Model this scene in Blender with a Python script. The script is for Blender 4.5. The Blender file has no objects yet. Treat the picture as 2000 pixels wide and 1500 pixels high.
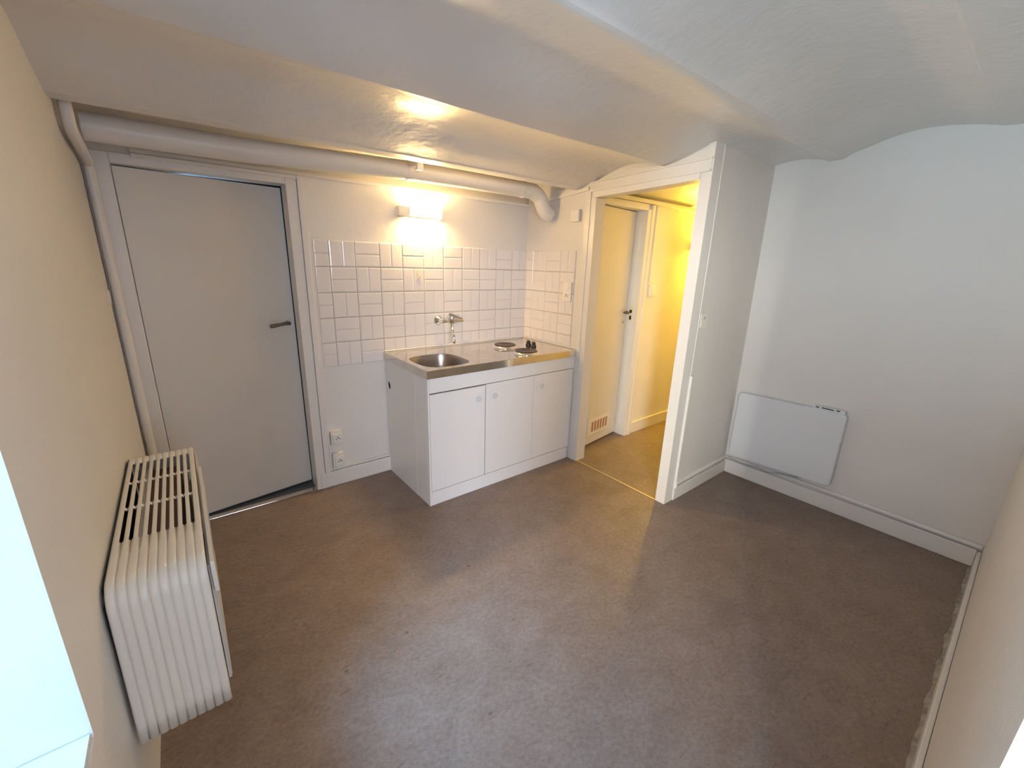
import bpy, bmesh, math, random
from mathutils import Vector, Matrix, noise
random.seed(4)
C = bpy.context.scene.collection
S = bpy.context.scene
# ------------------------------------------------------------------ camera, world, lights, exposure
cd = bpy.data.cameras.new('camera'); cam = bpy.data.objects.new('camera', cd); C.objects.link(cam)
YAW, PITCH, ROLL = -0.6828, -0.2791, 0.0320
fw = Vector((math.sin(-YAW)*math.cos(PITCH), math.cos(YAW)*math.cos(PITCH), math.sin(PITCH)))
rt = Vector((math.cos(YAW), math.sin(YAW), 0)); up = rt.cross(fw)
c_, s_ = math.cos(ROLL), math.sin(ROLL)
rt, up = c_*rt+s_*up, -s_*rt+c_*up
cam.matrix_world = Matrix.Translation((-2.2691, -2.6589, 1.4433)) @ Matrix((rt, up, -fw)).transposed().to_4x4()
cd.sensor_width = 36; cd.lens = 828.04*36/2000; cd.clip_start = 0.02; cd.clip_end = 50
S.camera = cam
S.view_settings.view_transform = 'Standard'; S.view_settings.look = 'None'
S.view_settings.exposure = 0.0; S.view_settings.gamma = 1.0; S.view_settings.use_curve_mapping = False
W = bpy.data.worlds.new('sky'); S.world = W; W.use_nodes = True
W.node_tree.nodes['Background'].inputs[0].default_value = (0.25, 0.42, 1.0, 1)
W.node_tree.nodes['Background'].inputs[1].default_value = 0.7

def area(name, loc, target, sx, sy, power, col, spread=180):
    l = bpy.data.lights.new(name, 'AREA'); l.shape = 'RECTANGLE'; l.size = sx; l.size_y = sy
    l.energy = power; l.color = col; l.spread = math.radians(spread)
    o = bpy.data.objects.new(name, l); C.objects.link(o); o.location = loc
    o.rotation_euler = (Vector(target)-Vector(loc)).to_track_quat('-Z', 'Y').to_euler()
    return o
area('daylight_sky', (-6.6, -4.10, 5.45), (-2.6, -2.25, 1.3), 2.2, 1.7, 1080, (0.20, 0.55, 1.0))
area('fill_left_door', (-1.7, -6.5, 1.6), (-2.05, -3.0, 1.3), 1.0, 1.4, 35, (0.80, 0.84, 1.0))  # added fill without a known source, lifts the left door
area('daylight_front_window', (-3.9, -6.5, 1.8), (-2.05, -3.0, 1.4), 1.8, 1.4, 380, (0.90, 0.91, 1.0))
area('fill_alcove', (-6.2, -5.8, 1.9), (-2.1, -3.0, 1.4), 1.6, 1.4, 1230, (1.0, 0.97, 0.86))  # added fill through the front opening, brightens the alcove wall
area('daylight_side_window', (-7.4, -3.0, 1.7), (-2.6, -2.3, 1.3), 1.8, 1.4, 165, (0.90, 0.93, 1.0))
area('daylight_ground', (-5.2, -1.8, 0.15), (-2.6, -2.2, 1.35), 1.8, 1.2, 200, (0.62, 0.86, 1.0))
area('daylight_closet', (-1.9, 1.25, 1.6), (-1.75, 0.3, 0.6), 0.4, 0.6, 5, (0.35, 0.65, 1.0))
LAMP_K, LAMP_H = 400.0, 780.0 # emission of the two wall lamps (kitchen, hall)

# ------------------------------------------------------------------ materials
def mat(name, col, rough=0.5, metal=0.0, spec=0.5, var=0.0, vscale=4.0, bump=0.0, bscale=60.0, emit=None, estr=0.0, stretch=None, coat=0.0):
    m = bpy.data.materials.new(name); m.use_nodes = True
    nt = m.node_tree; b = nt.nodes['Principled BSDF']
    b.inputs['Base Color'].default_value = (*col, 1); b.inputs['Roughness'].default_value = rough
    b.inputs['Metallic'].default_value = metal; b.inputs['Specular IOR Level'].default_value = spec
    b.inputs['Coat Weight'].default_value = coat
    tc = nt.nodes.new('ShaderNodeTexCoord'); src = tc.outputs['Object']
    if stretch:
        mp = nt.nodes.new('ShaderNodeMapping'); mp.inputs['Scale'].default_value = stretch
        nt.links.new(src, mp.inputs[0]); src = mp.outputs[0]
    if var > 0:
        n = nt.nodes.new('ShaderNodeTexNoise'); n.inputs['Scale'].default_value = vscale; n.inputs['Detail'].default_value = 6
        r = nt.nodes.new('ShaderNodeValToRGB')
        r.color_ramp.elements[0].position = 0.3; r.color_ramp.elements[1].position = 0.7
        r.color_ramp.elements[0].color = (*[c*(1-var) for c in col], 1); r.color_ramp.elements[1].color = (*[min(1, c*(1+var)) for c in col], 1)
        nt.links.new(src, n.inputs['Vector']); nt.links.new(n.outputs['Fac'], r.inputs[0]); nt.links.new(r.outputs[0], b.inputs['Base Color'])
    if bump > 0:
        n2 = nt.nodes.new('ShaderNodeTexNoise'); n2.inputs['Scale'].default_value = bscale; n2.inputs['Detail'].default_value = 4
        bp = nt.nodes.new('ShaderNodeBump'); bp.inputs['Strength'].default_value = 1; bp.inputs['Distance'].default_value = bump
        nt.links.new(src, n2.inputs['Vector']); nt.links.new(n2.outputs['Fac'], bp.inputs['Height']); nt.links.new(bp.outputs[0], b.inputs['Normal'])
    if emit:
        b.inputs['Emission Color'].default_value = (*emit, 1); b.inputs['Emission Strength'].default_value = estr
    return m
M = {}
M['wall'] = mat('painted_plaster', (0.74, 0.71, 0.67), 0.55, var=0.025, vscale=1.5, bump=0.0012, bscale=45)
M['ceil'] = mat('satin_ceiling_paint', (0.73, 0.71, 0.68), 0.33, var=0.04, vscale=2.2, bump=0.0035, bscale=16, spec=0.5)
M['trim'] = mat('white_gloss_paint', (0.76, 0.73, 0.69), 0.35, bump=0.0004, bscale=40)
M['door'] = mat('door_paint', (0.72, 0.68, 0.62), 0.40, var=0.02, vscale=2)
M['pipe'] = mat('pipe_paint', (0.74, 0.71, 0.67), 0.32, bump=0.0006, bscale=30)
M['tile'] = mat('glazed_tile', (0.76, 0.72, 0.70), 0.14, spec=0.5)
M['grout'] = mat('aged_grout', (0.42, 0.35, 0.23), 0.8, var=0.3, vscale=6)
M['lam'] = mat('white_laminate', (0.78, 0.77, 0.76), 0.32)
M['lamedge'] = mat('laminate_edge', (0.55, 0.50, 0.44), 0.5, var=0.2, vscale=9)
M['steel'] = mat('stainless_steel', (0.72, 0.67, 0.60), 0.10, 1.0, var=0.10, vscale=9, bump=0.0005, bscale=18)
M['basin'] = mat('brushed_basin', (0.40, 0.36, 0.33), 0.32, 1.0)
M['chrome'] = mat('chrome', (0.82, 0.82, 0.82), 0.06, 1.0)
M['plate'] = mat('cast_iron_hotplate', (0.045, 0.022, 0.018), 0.42, var=0.3, vscale=30)
M['black'] = mat('black_plastic', (0.012, 0.011, 0.011), 0.35)
M['dark'] = mat('dark_void', (0.018, 0.013, 0.011), 0.7)
M['fin'] = mat('heat_exchanger', (0.16, 0.10, 0.08), 0.55, bump=0.001, bscale=30)
M['heater'] = mat('heater_enamel', (0.80, 0.75, 0.67), 0.28, coat=0.2)
M['panel'] = mat('panel_heater_enamel', (0.72, 0.74, 0.76), 0.30)
M['plastic'] = mat('white_plastic', (0.80, 0.76, 0.70), 0.3)
M['grey'] = mat('dark_grey_pins', (0.05, 0.045, 0.04), 0.5)
M['bronze'] = mat('aged_metal_handle', (0.20, 0.17, 0.14), 0.3, 1.0)
M['brass'] = mat('brass_strip', (0.62, 0.54, 0.38), 0.5, 1.0)
M['cable'] = mat('grey_cable', (0.42, 0.46, 0.50), 0.5)
M['recess'] = mat('handle_recess', (0.60, 0.645, 0.66), 0.35)
M['hook'] = mat('cream_hook', (0.78, 0.72, 0.55), 0.3)
M['vent'] = mat('vent_slot', (0.42, 0.22, 0.13), 0.6)
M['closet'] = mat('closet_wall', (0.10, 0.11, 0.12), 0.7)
M['reveal'] = mat('reveal_paint', (0.74, 0.72, 0.70), 0.6, bump=0.0012, bscale=45)
M['rough'] = mat('rough_hall_plaster', (0.74, 0.70, 0.64), 0.5, bump=0.012, bscale=22)
M['caulk'] = mat('grey_caulk', (0.30, 0.27, 0.24), 0.8, var=0.4, vscale=30)
M['lampglass_k'] = mat('lit_diffuser_kitchen', (0.9, 0.85, 0.7), 0.4, emit=(1.0, 0.66, 0.27), estr=LAMP_K)
M['lampglass_h'] = mat('lit_diffuser_hall', (0.9, 0.85, 0.7), 0.4, emit=(1.0, 0.60, 0.05), estr=LAMP_H)
M['glass'] = bpy.data.materials.new('window_glass'); M['glass'].use_nodes = True
_nt = M['glass'].node_tree; _nt.nodes.clear()
_o = _nt.nodes.new('ShaderNodeOutputMaterial'); _t = _nt.nodes.new('ShaderNodeBsdfTransparent'); _g = _nt.nodes.new('ShaderNodeBsdfGlossy'); _g.inputs['Roughness'].default_value = 0.02
_x = _nt.nodes.new('ShaderNodeMixShader'); _x.inputs[0].default_value = 0.06
_nt.links.new(_t.outputs[0], _x.inputs[1]); _nt.links.new(_g.outputs[0], _x.inputs[2]); _nt.links.new(_x.outputs[0], _o.inputs[0])

def floor_mat():
    m = bpy.data.materials.new('marbled_vinyl'); m.use_nodes = True; nt = m.node_tree; b = nt.nodes['Principled BSDF']
    tc = nt.nodes.new('ShaderNodeTexCoord'); mp = nt.nodes.new('ShaderNodeMapping'); mp.inputs['Rotation'].default_value = (0, 0, 0.5); mp.inputs['Scale'].default_value = (1.0, 1.25, 1)
    nt.links.new(tc.outputs['Object'], mp.inputs[0])
    n = nt.nodes.new('ShaderNodeTexNoise'); n.inputs['Scale'].default_value = 6; n.inputs['Detail'].default_value = 14; n.inputs['Roughness'].default_value = 0.75; n.inputs['Distortion'].default_value = 0.5
    r = nt.nodes.new('ShaderNodeValToRGB'); e = r.color_ramp.elements
    e[0].position = 0.30; e[0].color = (0.205, 0.150, 0.121, 1); e[1].position = 0.72; e[1].color = (0.300, 0.234, 0.196, 1)
    k = e.new(0.5); k.color = (0.250, 0.188, 0.154, 1)
    nt.links.new(mp.outputs[0], n.inputs['Vector']); nt.links.new(n.outputs['Fac'], r.inputs[0])
    # scuffs: small dark flecks
    v = nt.nodes.new('ShaderNodeTexVoronoi'); v.inputs['Scale'].default_value = 4.5; nt.links.new(mp.outputs[0], v.inputs['Vector'])
    r2 = nt.nodes.new('ShaderNodeValToRGB'); r2.color_ramp.elements[0].position = 0.0; r2.color_ramp.elements[0].color = (0.2, 0.16, 0.15, 1); r2.color_ramp.elements[1].position = 0.05; r2.color_ramp.elements[1].color = (1, 1, 1, 1)
    nt.links.new(v.outputs['Distance'], r2.inputs[0])
    mx = nt.nodes.new('ShaderNodeMix'); mx.data_type = 'RGBA'; mx.blend_type = 'MULTIPLY'; mx.inputs[0].default_value = 0.8
    nf = nt.nodes.new('ShaderNodeTexNoise'); nf.inputs['Scale'].default_value = 55; nf.inputs['Detail'].default_value = 8; nf.inputs['Roughness'].default_value = 0.8
    nt.links.new(mp.outputs[0], nf.inputs['Vector']); rf = nt.nodes.new('ShaderNodeValToRGB'); rf.color_ramp.elements[0].position = 0.35; rf.color_ramp.elements[0].color = (0.72, 0.70, 0.69, 1); rf.color_ramp.elements[1].position = 0.62; rf.color_ramp.elements[1].color = (1.12, 1.12, 1.12, 1)
    nt.links.new(nf.outputs['Fac'], rf.inputs[0])
    mp2 = nt.nodes.new('ShaderNodeMapping'); mp2.inputs['Rotation'].default_value = (0, 0, -0.7); mp2.inputs['Scale'].default_value = (3, 26, 1); nt.links.new(tc.outputs['Object'], mp2.inputs[0])
    ns = nt.nodes.new('ShaderNodeTexNoise'); ns.inputs['Scale'].default_value = 3.2; ns.inputs['Detail'].default_value = 5; nt.links.new(mp2.outputs[0], ns.inputs['Vector'])
    rs = nt.nodes.new('ShaderNodeValToRGB'); rs.color_ramp.elements[0].position = 0.27; rs.color_ramp.elements[0].color = (0.62, 0.50, 0.46, 1); rs.color_ramp.elements[1].position = 0.36; rs.color_ramp.elements[1].color = (1, 1, 1, 1)
    nt.links.new(ns.outputs['Fac'], rs.inputs[0])
    m2 = nt.nodes.new('ShaderNodeMix'); m2.data_type = 'RGBA'; m2.blend_type = 'MULTIPLY'; m2.inputs[0].default_value = 1.0
    nt.links.new(r.outputs[0], m2.inputs[6]); nt.links.new(rf.outputs[0], m2.inputs[7])
    m3 = nt.nodes.new('ShaderNodeMix'); m3.data_type = 'RGBA'; m3.blend_type = 'MULTIPLY'; m3.inputs[0].default_value = 0.6
    nt.links.new(m2.outputs[2], m3.inputs[6]); nt.links.new(rs.outputs[0], m3.inputs[7])
    nt.links.new(m3.outputs[2], mx.inputs[6]); nt.links.new(r2.outputs[0], mx.inputs[7]); nt.links.new(mx.outputs[2], b.inputs['Base Color'])
    n3 = nt.nodes.new('ShaderNodeTexNoise'); n3.inputs['Scale'].default_value = 140; bp = nt.nodes.new('ShaderNodeBump'); bp.inputs['Distance'].default_value = 0.0006
    nt.links.new(tc.outputs['Object'], n3.inputs['Vector']); nt.links.new(n3.outputs['Fac'], bp.inputs['Height']); nt.links.new(bp.outputs[0], b.inputs['Normal'])
    b.inputs['Roughness'].default_value = 0.52; b.inputs['Specular IOR Level'].default_value = 0.5
    return m
M['floor'] = floor_mat()

# ------------------------------------------------------------------ mesh helpers
def box(bm, x0, x1, y0, y1, z0, z1, bev=0.0, seg=2, T=None):
    g = bmesh.ops.create_cube(bm, size=1)['verts']
    for v in g:
        v.co = Vector(((x0+x1)/2+v.co.x*(x1-x0), (y0+y1)/2+v.co.y*(y1-y0), (z0+z1)/2+v.co.z*(z1-z0)))
    if bev > 0:
        es = list({e for v in g for e in v.link_edges})
        r = bmesh.ops.bevel(bm, geom=es, offset=bev, segments=seg, affect='EDGES', profile=0.5)
        g = list({v for f in r['faces'] for v in f.verts} | {v for v in g if v.is_valid})
    if T is not None:
        for v in g: v.co = T @ v.co
    return g
def prism(bm, pts, z0, z1):
    """polygon footprint (x,y); z0/z1 are numbers or lists per corner"""
    n = len(pts); z0 = z0 if isinstance(z0, (list, tuple)) else [z0]*n; z1 = z1 if isinstance(z1, (list, tuple)) else [z1]*n
    a = [bm.verts.new((p[0], p[1], z0[i])) for i, p in enumerate(pts)]; b = [bm.verts.new((p[0], p[1], z1[i])) for i, p in enumerate(pts)]
    bm.faces.new(a[::-1]); bm.faces.new(b)
    for i in range(n): bm.faces.new((a[i], a[(i+1) % n], b[(i+1) % n], b[i]))
    return a+b
def tube(bm, path, r, seg=16, cap=True):
    P = [Vector(p) for p in path]; rings = []; R = r if isinstance(r, (list, tuple)) else [r]*len(P)
    nrm = None
    for i, p in enumerate(P):
        t = (P[min(i+1, len(P)-1)]-P[max(i-1, 0)]).normalized()
        if nrm is None:
            nrm = t.orthogonal().normalized()
        else:
            nrm = (nrm - t*nrm.dot(t)).normalized()
        bn = t.cross(nrm)
        rings.append([bm.verts.new(p+(nrm*math.cos(2*math.pi*k/seg)+bn*math.sin(2*math.pi*k/seg))*R[i]) for k in range(seg)])
    for a, b in zip(rings, rings[1:]):
        for k in range(seg): bm.faces.new((a[k], a[(k+1) % seg], b[(k+1) % seg], b[k]))
    if cap: bm.faces.new(rings[0][::-1]); bm.faces.new(rings[-1])
def lathe(bm, prof, center, axis='z', seg=32, T=None):
    """prof: (radius, height) pairs along the axis"""
    c = Vector(center); rings = []
    for r, h in prof:
        ring = []
        for k in range(seg):
            a = 2*math.pi*k/seg; u, v = r*math.cos(a), r*math.sin(a)
            q = Vector((u, v, h)) if axis == 'z' else (Vector((u, h, v)) if axis == 'y' else Vector((h, u, v)))
            ring.append(bm.verts.new(c+q))
        rings.append(ring)
    for a, b in zip(rings, rings[1:]):
        for k in range(seg): bm.faces.new((a[k], a[(k+1) % seg], b[(k+1) % seg], b[k]))
    bm.faces.new(rings[0][::-1]); bm.faces.new(rings[-1])
def bez(pts, n=8):
    """Catmull-Rom through points"""
    P = [Vector(p) for p in pts]; out = []
    for i in range(len(P)-1):
        p0 = P[max(i-1, 0)]; p1 = P[i]; p2 = P[i+1]; p3 = P[min(i+2, len(P)-1)]
        for k in range(n):
            t = k/n
            out.append(0.5*((2*p1)+(p2-p0)*t+(2*p0-5*p1+4*p2-p3)*t*t+(-p0+3*p1-3*p2+p3)*t**3))
    out.append(P[-1]); return out
def origin_of(o):
    v = Vector((0, 0, 0))
    while o is not None: v += o.location; o = o.parent
    return v
def obj(name, bm, m, parent=None, smooth=False, kind=None, label=None, loc=None, ang=38):
    bmesh.ops.recalc_face_normals(bm, faces=bm.faces[:])
    base = origin_of(parent) if parent else Vector((0, 0, 0))
    l = Vector(loc) if loc is not None else Vector((0, 0, 0))
    if loc is None and parent is None and kind is None:
        cs = [v.co for v in bm.verts]; l = Vector(((min(c.x for c in cs)+max(c.x for c in cs))/2, (min(c.y for c in cs)+max(c.y for c in cs))/2, min(c.z for c in cs)))
    for v in bm.verts: v.co -= base+l
    me = bpy.data.meshes.new(name); bm.to_mesh(me); bm.free(); me.materials.append(M[m])
    if smooth:
        for p in me.polygons: p.use_smooth = True
        me.set_sharp_from_angle(angle=math.radians(ang))
    o = bpy.data.objects.new(name, me); C.objects.link(o); o.parent = parent; o.location = l
    if kind: o['kind'] = kind
    if label: o['label'] = label
    return o
def thing(name, label, cat, loc=(0, 0, 0), group=None):
    o = bpy.data.objects.new(name, None); C.objects.link(o); o.location = loc; o.empty_display_size = 0.05
    o['label'] = label; o['category'] = cat
    if group: o['group'] = group
    return o
def tag(o, label, cat, group=None):
    o['label'] = label; o['category'] = cat
    if group: o['group'] = group
    return o
def BM(): return bmesh.new()
def boxes(*L, bev=0.0):
    bm = BM()
    for b in L: box(bm, *b, bev=bev)
    return bm
def struct(name, bm, m, parent=None, **k): return obj(name, bm, m, parent, kind=None if parent else 'structure', **k)

# ------------------------------------------------------------------ the room shell
SK = 0.0186
def XL(y): return -2.46-SK*abs(y)          # left wall surface
TOP = 2.32
# floor: kitchen room, hall, closet behind the left door
struct('floor', boxes((-2.95, 0.95, -3.6, 0.05, -0.08, 0.0)), 'floor')
struct('floor_hall', boxes((0.0101, 2.7, -1.36, 0.5, -0.08, 0.0004)), 'floor')
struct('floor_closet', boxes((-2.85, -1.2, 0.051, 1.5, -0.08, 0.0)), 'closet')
# back wall with the opening of door_1
wb = struct('wall_back', boxes((-2.95, -2.415, 0, 0.10, 0, TOP), (-1.64, 0.10, 0, 0.10, 0, TOP), (-2.415, -1.64, 0, 0.10, 1.845, TOP)), 'wall')
# right return wall beside the kitchenette, with the doorway to the hall (door_2)
wr = struct('wall_return', boxes((0, 0.08, -0.612, 0.0, 0, TOP), (0.004, 0.08, -1.425, -0.612, 1.93, TOP)), 'wall')
# wall of the alcove, facing the camera
struct('wall_alcove', boxes((0.081, 0.95, -1.425, -1.36, 0, TOP)), 'wall')
# right wall, leaning a little inwards
bm = BM()
vs = [(0.80, -3.0, 0), (0.80, -1.3, 0), (1.0, -1.3, 0), (1.0, -3.0, 0)]
a = [bm.verts.new(v) for v in vs]; b = [bm.verts.new((v[0]-(0.063 if v[0] < 0.9 else 0), v[1], TOP)) for v in vs]
bm.faces.new(a[::-1]); bm.faces.new(b)
for i in range(4): bm.faces.new((a[i], a[(i+1) % 4], b[(i+1) % 4], b[i]))
struct('wall_right', bm, 'wall')
# left wall with the window opening beside the camera
bm = BM()
def lw(y0, y1, z0, z1): prism(bm, [(XL(y0), y0), (XL(y1), y1), (-2.86, y1), (-2.86, y0)], z0, z1)
lw(0.1, -1.75, 0, TOP); lw(-1.75, -2.86, 0, 0.582); lw(-1.75, -2.86, 1.92, TOP); lw(-2.86, -3.1, 0, TOP)
struct('wall_left', bm, 'wall')
# front wall: solid part right of the glazed opening behind the camera
struct('wall_front', boxes((-1.635, 0.95, -3.10, -2.744, 0, TOP), (-2.95, -1.635, -3.10, -2.744, 1.95, TOP)), 'wall')
struct('light_block_wall', boxes((-3.30, -2.951, -3.10, -2.95, 0, 2.3), (-4.4, -3.301, -3.10, -2.98, 0, 1.95)), 'wall')  # unseen walls added outside to keep the lamps off the window reveal
struct('light_block_slab', boxes((-2.75, -1.2, -4.6, -3.101, 2.0, 2.1)), 'wall')  # unseen slab added to stop the sky lamp entering the front opening
# hall walls
struct('wall_hall_back', boxes((0.0805, 0.14, -0.568, -0.50, 0, TOP), (0.705, 2.7, -0.568, -0.50, 0, TOP), (0.14, 0.705, -0.568, -0.50, 1.865, TOP)), 'wall')
struct('wall_hall_front', boxes((0.951, 2.7, -1.43, -1.37, 0, TOP)), 'wall')
struct('wall_hall_end', boxes((2.7, 2.8, -1.5, 0.6, 0, TOP)), 'wall')
struct('wall_hall_room', boxes((0.08, 2.7, 0.42, 0.5, 0, TOP), (0.0801, 0.10, -0.5, 0.42, 0, TOP)), 'wall')
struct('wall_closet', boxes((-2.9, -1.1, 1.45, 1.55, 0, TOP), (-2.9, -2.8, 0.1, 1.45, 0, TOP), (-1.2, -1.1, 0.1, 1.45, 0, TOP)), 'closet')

# vaulted plaster ceiling: a profile swept along x
PROF = [[(0.55, 2.00), (0.0, 1.995), (-0.20, 1.995), (-0.40, 1.990), (-0.44, 1.982)],
        [(-0.445, 1.975), (-0.475, 1.932), (-0.50, 1.926), (-0.548, 1.933)],
        [(-0.555, 1.937), (-0.60, 1.949), (-0.66, 1.964), (-0.73, 1.985), (-0.80, 2.006), (-0.87, 2.020), (-0.95, 2.024), (-1.03, 2.014), (-1.10, 1.996), (-1.148, 1.985)],
        [(-1.152, 1.985), (-1.22, 1.998), (-1.30, 2.019), (-1.36, 2.038), (-1.42, 2.056), (-1.50, 2.070), (-1.58, 2.070), (-1.65, 2.060), (-1.690, 2.048), (-1.703, 2.040)],
        [(-1.707, 2.040), (-1.74, 2.040), (-1.778, 2.044)],
        [(-1.782, 2.046), (-1.795, 2.056), (-1.83, 2.071), (-1.90, 2.094), (-1.97, 2.116), (-2.06, 2.131), (-2.154, 2.131), (-2.243, 2.119), (-2.335, 2.099)],
        [(-2.345, 2.094), (-2.42, 2.090), (-2.60, 2.087), (-3.2, 2.085)]]
bm = BM(); prof = []
for i, seg in enumerate(PROF):
    pts = bez([(0, y, z) for y, z in seg], 5)
    prof += [(p.y, p.z, i) for p in pts]
NX = 90; rows = []
for k in range(NX+1):
    x = -2.95+(2.85+2.95)*k/NX; row = []
    t = max(0.0, min(1.0, -x/2.46))
    for y, z, i in prof:
        dz = -0.018*t*max(0, 1-abs(y+0.55)/0.9)
        yy = y
        if i == 3 and y < -1.6: yy = y-0.055*min(1, max(0, (-x-0.2)/1.2))*(abs(y)-1.6)/0.1    # the beam's near arris fades to the left
        if i == 4: yy = y-0.055*min(1, max(0, (-x-0.2)/1.2))*(1.782+y)/0.078
        nz = 0.0035*noise.noise(Vector((x*2.0, yy*3.0, 1.7)))+0.0012*noise.noise(Vector((x*9, yy*9, 4.1)))
        ny = 0.004*noise.noise(Vector((x*3.5, 7.7, yy*2)))
        row.append(bm.verts.new((x, yy+ny, z+dz+nz)))
    rows.append(row)
n = len(prof)
for k in range(NX):
    for j in range(n-1): bm.faces.new((rows[k][j], rows[k+1][j], rows[k+1][j+1], rows[k][j+1]))
tops = []
for row in (rows[0], rows[-1]):
    tops.append([bm.verts.new((row[j].co.x, row[j].co.y, 2.45)) for j in (0, n-1)])
bm.faces.new([rows[0][j] for j in range(n)]+[tops[0][1], tops[0][0]])
bm.faces.new([rows[-1][j] for j in range(n)][::-1]+[tops[1][0], tops[1][1]])
bm.faces.new([tops[0][0], tops[0][1], tops[1][1], tops[1][0]])
bm.faces.new([rows[k][0] for k in range(NX+1)][::-1]+[tops[0][0], tops[1][0]])
bm.faces.new([rows[k][n-1] for k in range(NX+1)]+[tops[1][1], tops[0][1]])
struct('ceiling', bm, 'ceil', smooth=True, ang=9)
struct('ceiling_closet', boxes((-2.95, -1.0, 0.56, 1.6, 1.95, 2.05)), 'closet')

# window_1 in the left wall: deep reveal lining, sill, casement at the outer face
w1 = struct('window_1', boxes((-2.90, -2.86, -1.80, -1.75, 0.582, 1.92), (-2.90, -2.86, -2.86, -2.81, 0.582, 1.92), (-2.90, -2.86, -2.81, -1.80, 1.86, 1.92), (-2.90, -2.86, -2.81, -1.80, 0.582, 0.64)), 'trim')
obj('window_pane', boxes((-2.884, -2.878, -2.81, -1.80, 0.64, 1.86)), 'glass', w1)
bm = BM(); prism(bm, [(XL(-1.752)-0.004, -1.752), (XL(-2.858)-0.004, -2.858), (-2.858, -2.858), (-2.858, -1.752)], 0.583, 0.594)
obj('window_sill', bm, 'reveal', w1)
# glazed opening behind the camera (frame only at the outer face)
w2 = struct('window_2', boxes((-2.50, -2.45, -3.10, -3.06, 0, 1.95), (-1.685, -1.635, -3.10, -3.06, 0, 1.95), (-2.45, -1.685, -3.10, -3.06, 1.90, 1.95), (-2.45, -1.685, -3.10, -3.06, 0.0, 0.45)), 'trim')
obj('window_pane', boxes((-2.45, -1.685, -3.083, -3.077, 0.45, 1.90)), 'glass', w2)

# baseboards
def bb(name, L, m='trim', bev=0.004):
    return struct(name, boxes(*L, bev=bev), m)
bb('baseboard_back', [(-1.668, -1.2015, -0.018, -0.0005, 0.0005, 0.104)])
bb('baseboard_alcove', [(0.086, 0.779, -1.443, -1.4255, 0.0005, 0.086)])
bb('baseboard_right', [(0.780, 0.7945, -2.727, -1.427, 0.0005, 0.100)])
bb('baseboard_front', [(-1.634, 0.779, -2.743, -2.727, 0.0005, 0.098)])
bb('baseboard_hall', [(0.789, 2.69, -0.585, -0.569, 0.001, 0.105)])
# plaster bead and ragged caulk along the front wall's floor edge
bm = BM(); N = 70
prev = None
for i in range(N+1):
    x = -1.6+2.36*i/N; w = 0.012+0.010*noise.noise(Vector((x*9, 0, 0)))+0.006*noise.noise(Vector((x*31, 2, 0)))
    q = [bm.verts.new((x, -2.7268, 0.0006)), bm.verts.new((x, -2.7268, 0.008)), bm.verts.new((x, -2.7268+max(0.003, w), 0.0006))]
    if prev:
        for a_, b_ in ((0, 1), (1, 2), (2, 0)): bm.faces.new((prev[a_], prev[b_], q[b_], q[a_]))
    prev = q
struct('trim_1', bm, 'caulk')
# horizontal cable trunking above the baseboards
struct('trim_2', boxes((-1.585, -1.2015, -0.013, -0.0005, 0.108, 0.124), bev=0.003), 'trim')
bm = BM(); tube(bm, [(0.13, -1.4265, 0.104), (0.778, -1.4265, 0.112)], 0.013, 12); struct('trim_3', bm, 'trim', smooth=True)
bm = BM(); tube(bm, [(0.792, -1.428, 0.116), (0.791, -2.0, 0.124), (0.790, -2.3, 0.122), (0.789, -2.738, 0.118)], 0.013, 12); struct('trim_4', bm, 'trim', smooth=True)
# battens along the top of the kitchen walls
struct('trim_5', boxes((-2.30, -0.001, -0.014, -0.0005, 1.852, 1.872), bev=0.003), 'trim')
bm = BM(); prism(bm, [(-0.012, -0.001), (-0.0005, -0.001), (-0.0005, -0.61), (-0.012, -0.61)], [1.850, 1.850, 1.912, 1.912], [1.872, 1.872, 1.934, 1.934]); struct('trim_6', bm, 'trim')

# door_1: frame and leaf ajar, swung into the closet
d1 = struct('door_1', boxes((-2.440, -2.374, -0.012, 0.10, 0, 1.845), (-1.692, -1.6385, -0.012, 0.10, 0, 1.845), (-2.374, -1.692, -0.012, 0.10, 1.802, 1.845), bev=0.003), 'trim')
obj('architrave', boxes((-1.637, -1.604, -0.020, -0.0005, 0.105, 1.851), (-2.30, -1.637, -0.020, -0.012, 1.832, 1.851), bev=0.004), 'trim', d1)
T = Matrix.Translation((-2.372, 0.030, 0)) @ Matrix.Rotation(math.radians(8.2), 4, 'Z')
bm = BM(); box(bm, 0.0, 0.688, 0, 0.038, 0.016, 1.797, 0.002, 2, T)
leaf = obj('leaf', bm, 'door', d1)
bm = BM()
lathe(bm, [(0.010, -0.001), (0.010, -0.045)], T @ Vector((0.645, 0, 1.062)), 'y', 16)
tube(bm, [T @ Vector(p) for p in bez([(0.645, -0.045, 1.062), (0.62, -0.050, 1.063), (0.58, -0.052, 1.058), (0.535, -0.048, 1.052)], 4)], [0.0105]*4+[0.009]*5+[0.0105]*3+[0.0075], 12)
obj('door_handle', bm, 'bronze', leaf, smooth=True)
bm = BM(); box(bm, -2.38, -1.69, -0.008, 0.03, 0.0005, 0.007, 0.002)
obj('threshold', bm, 'steel', d1)

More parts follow.
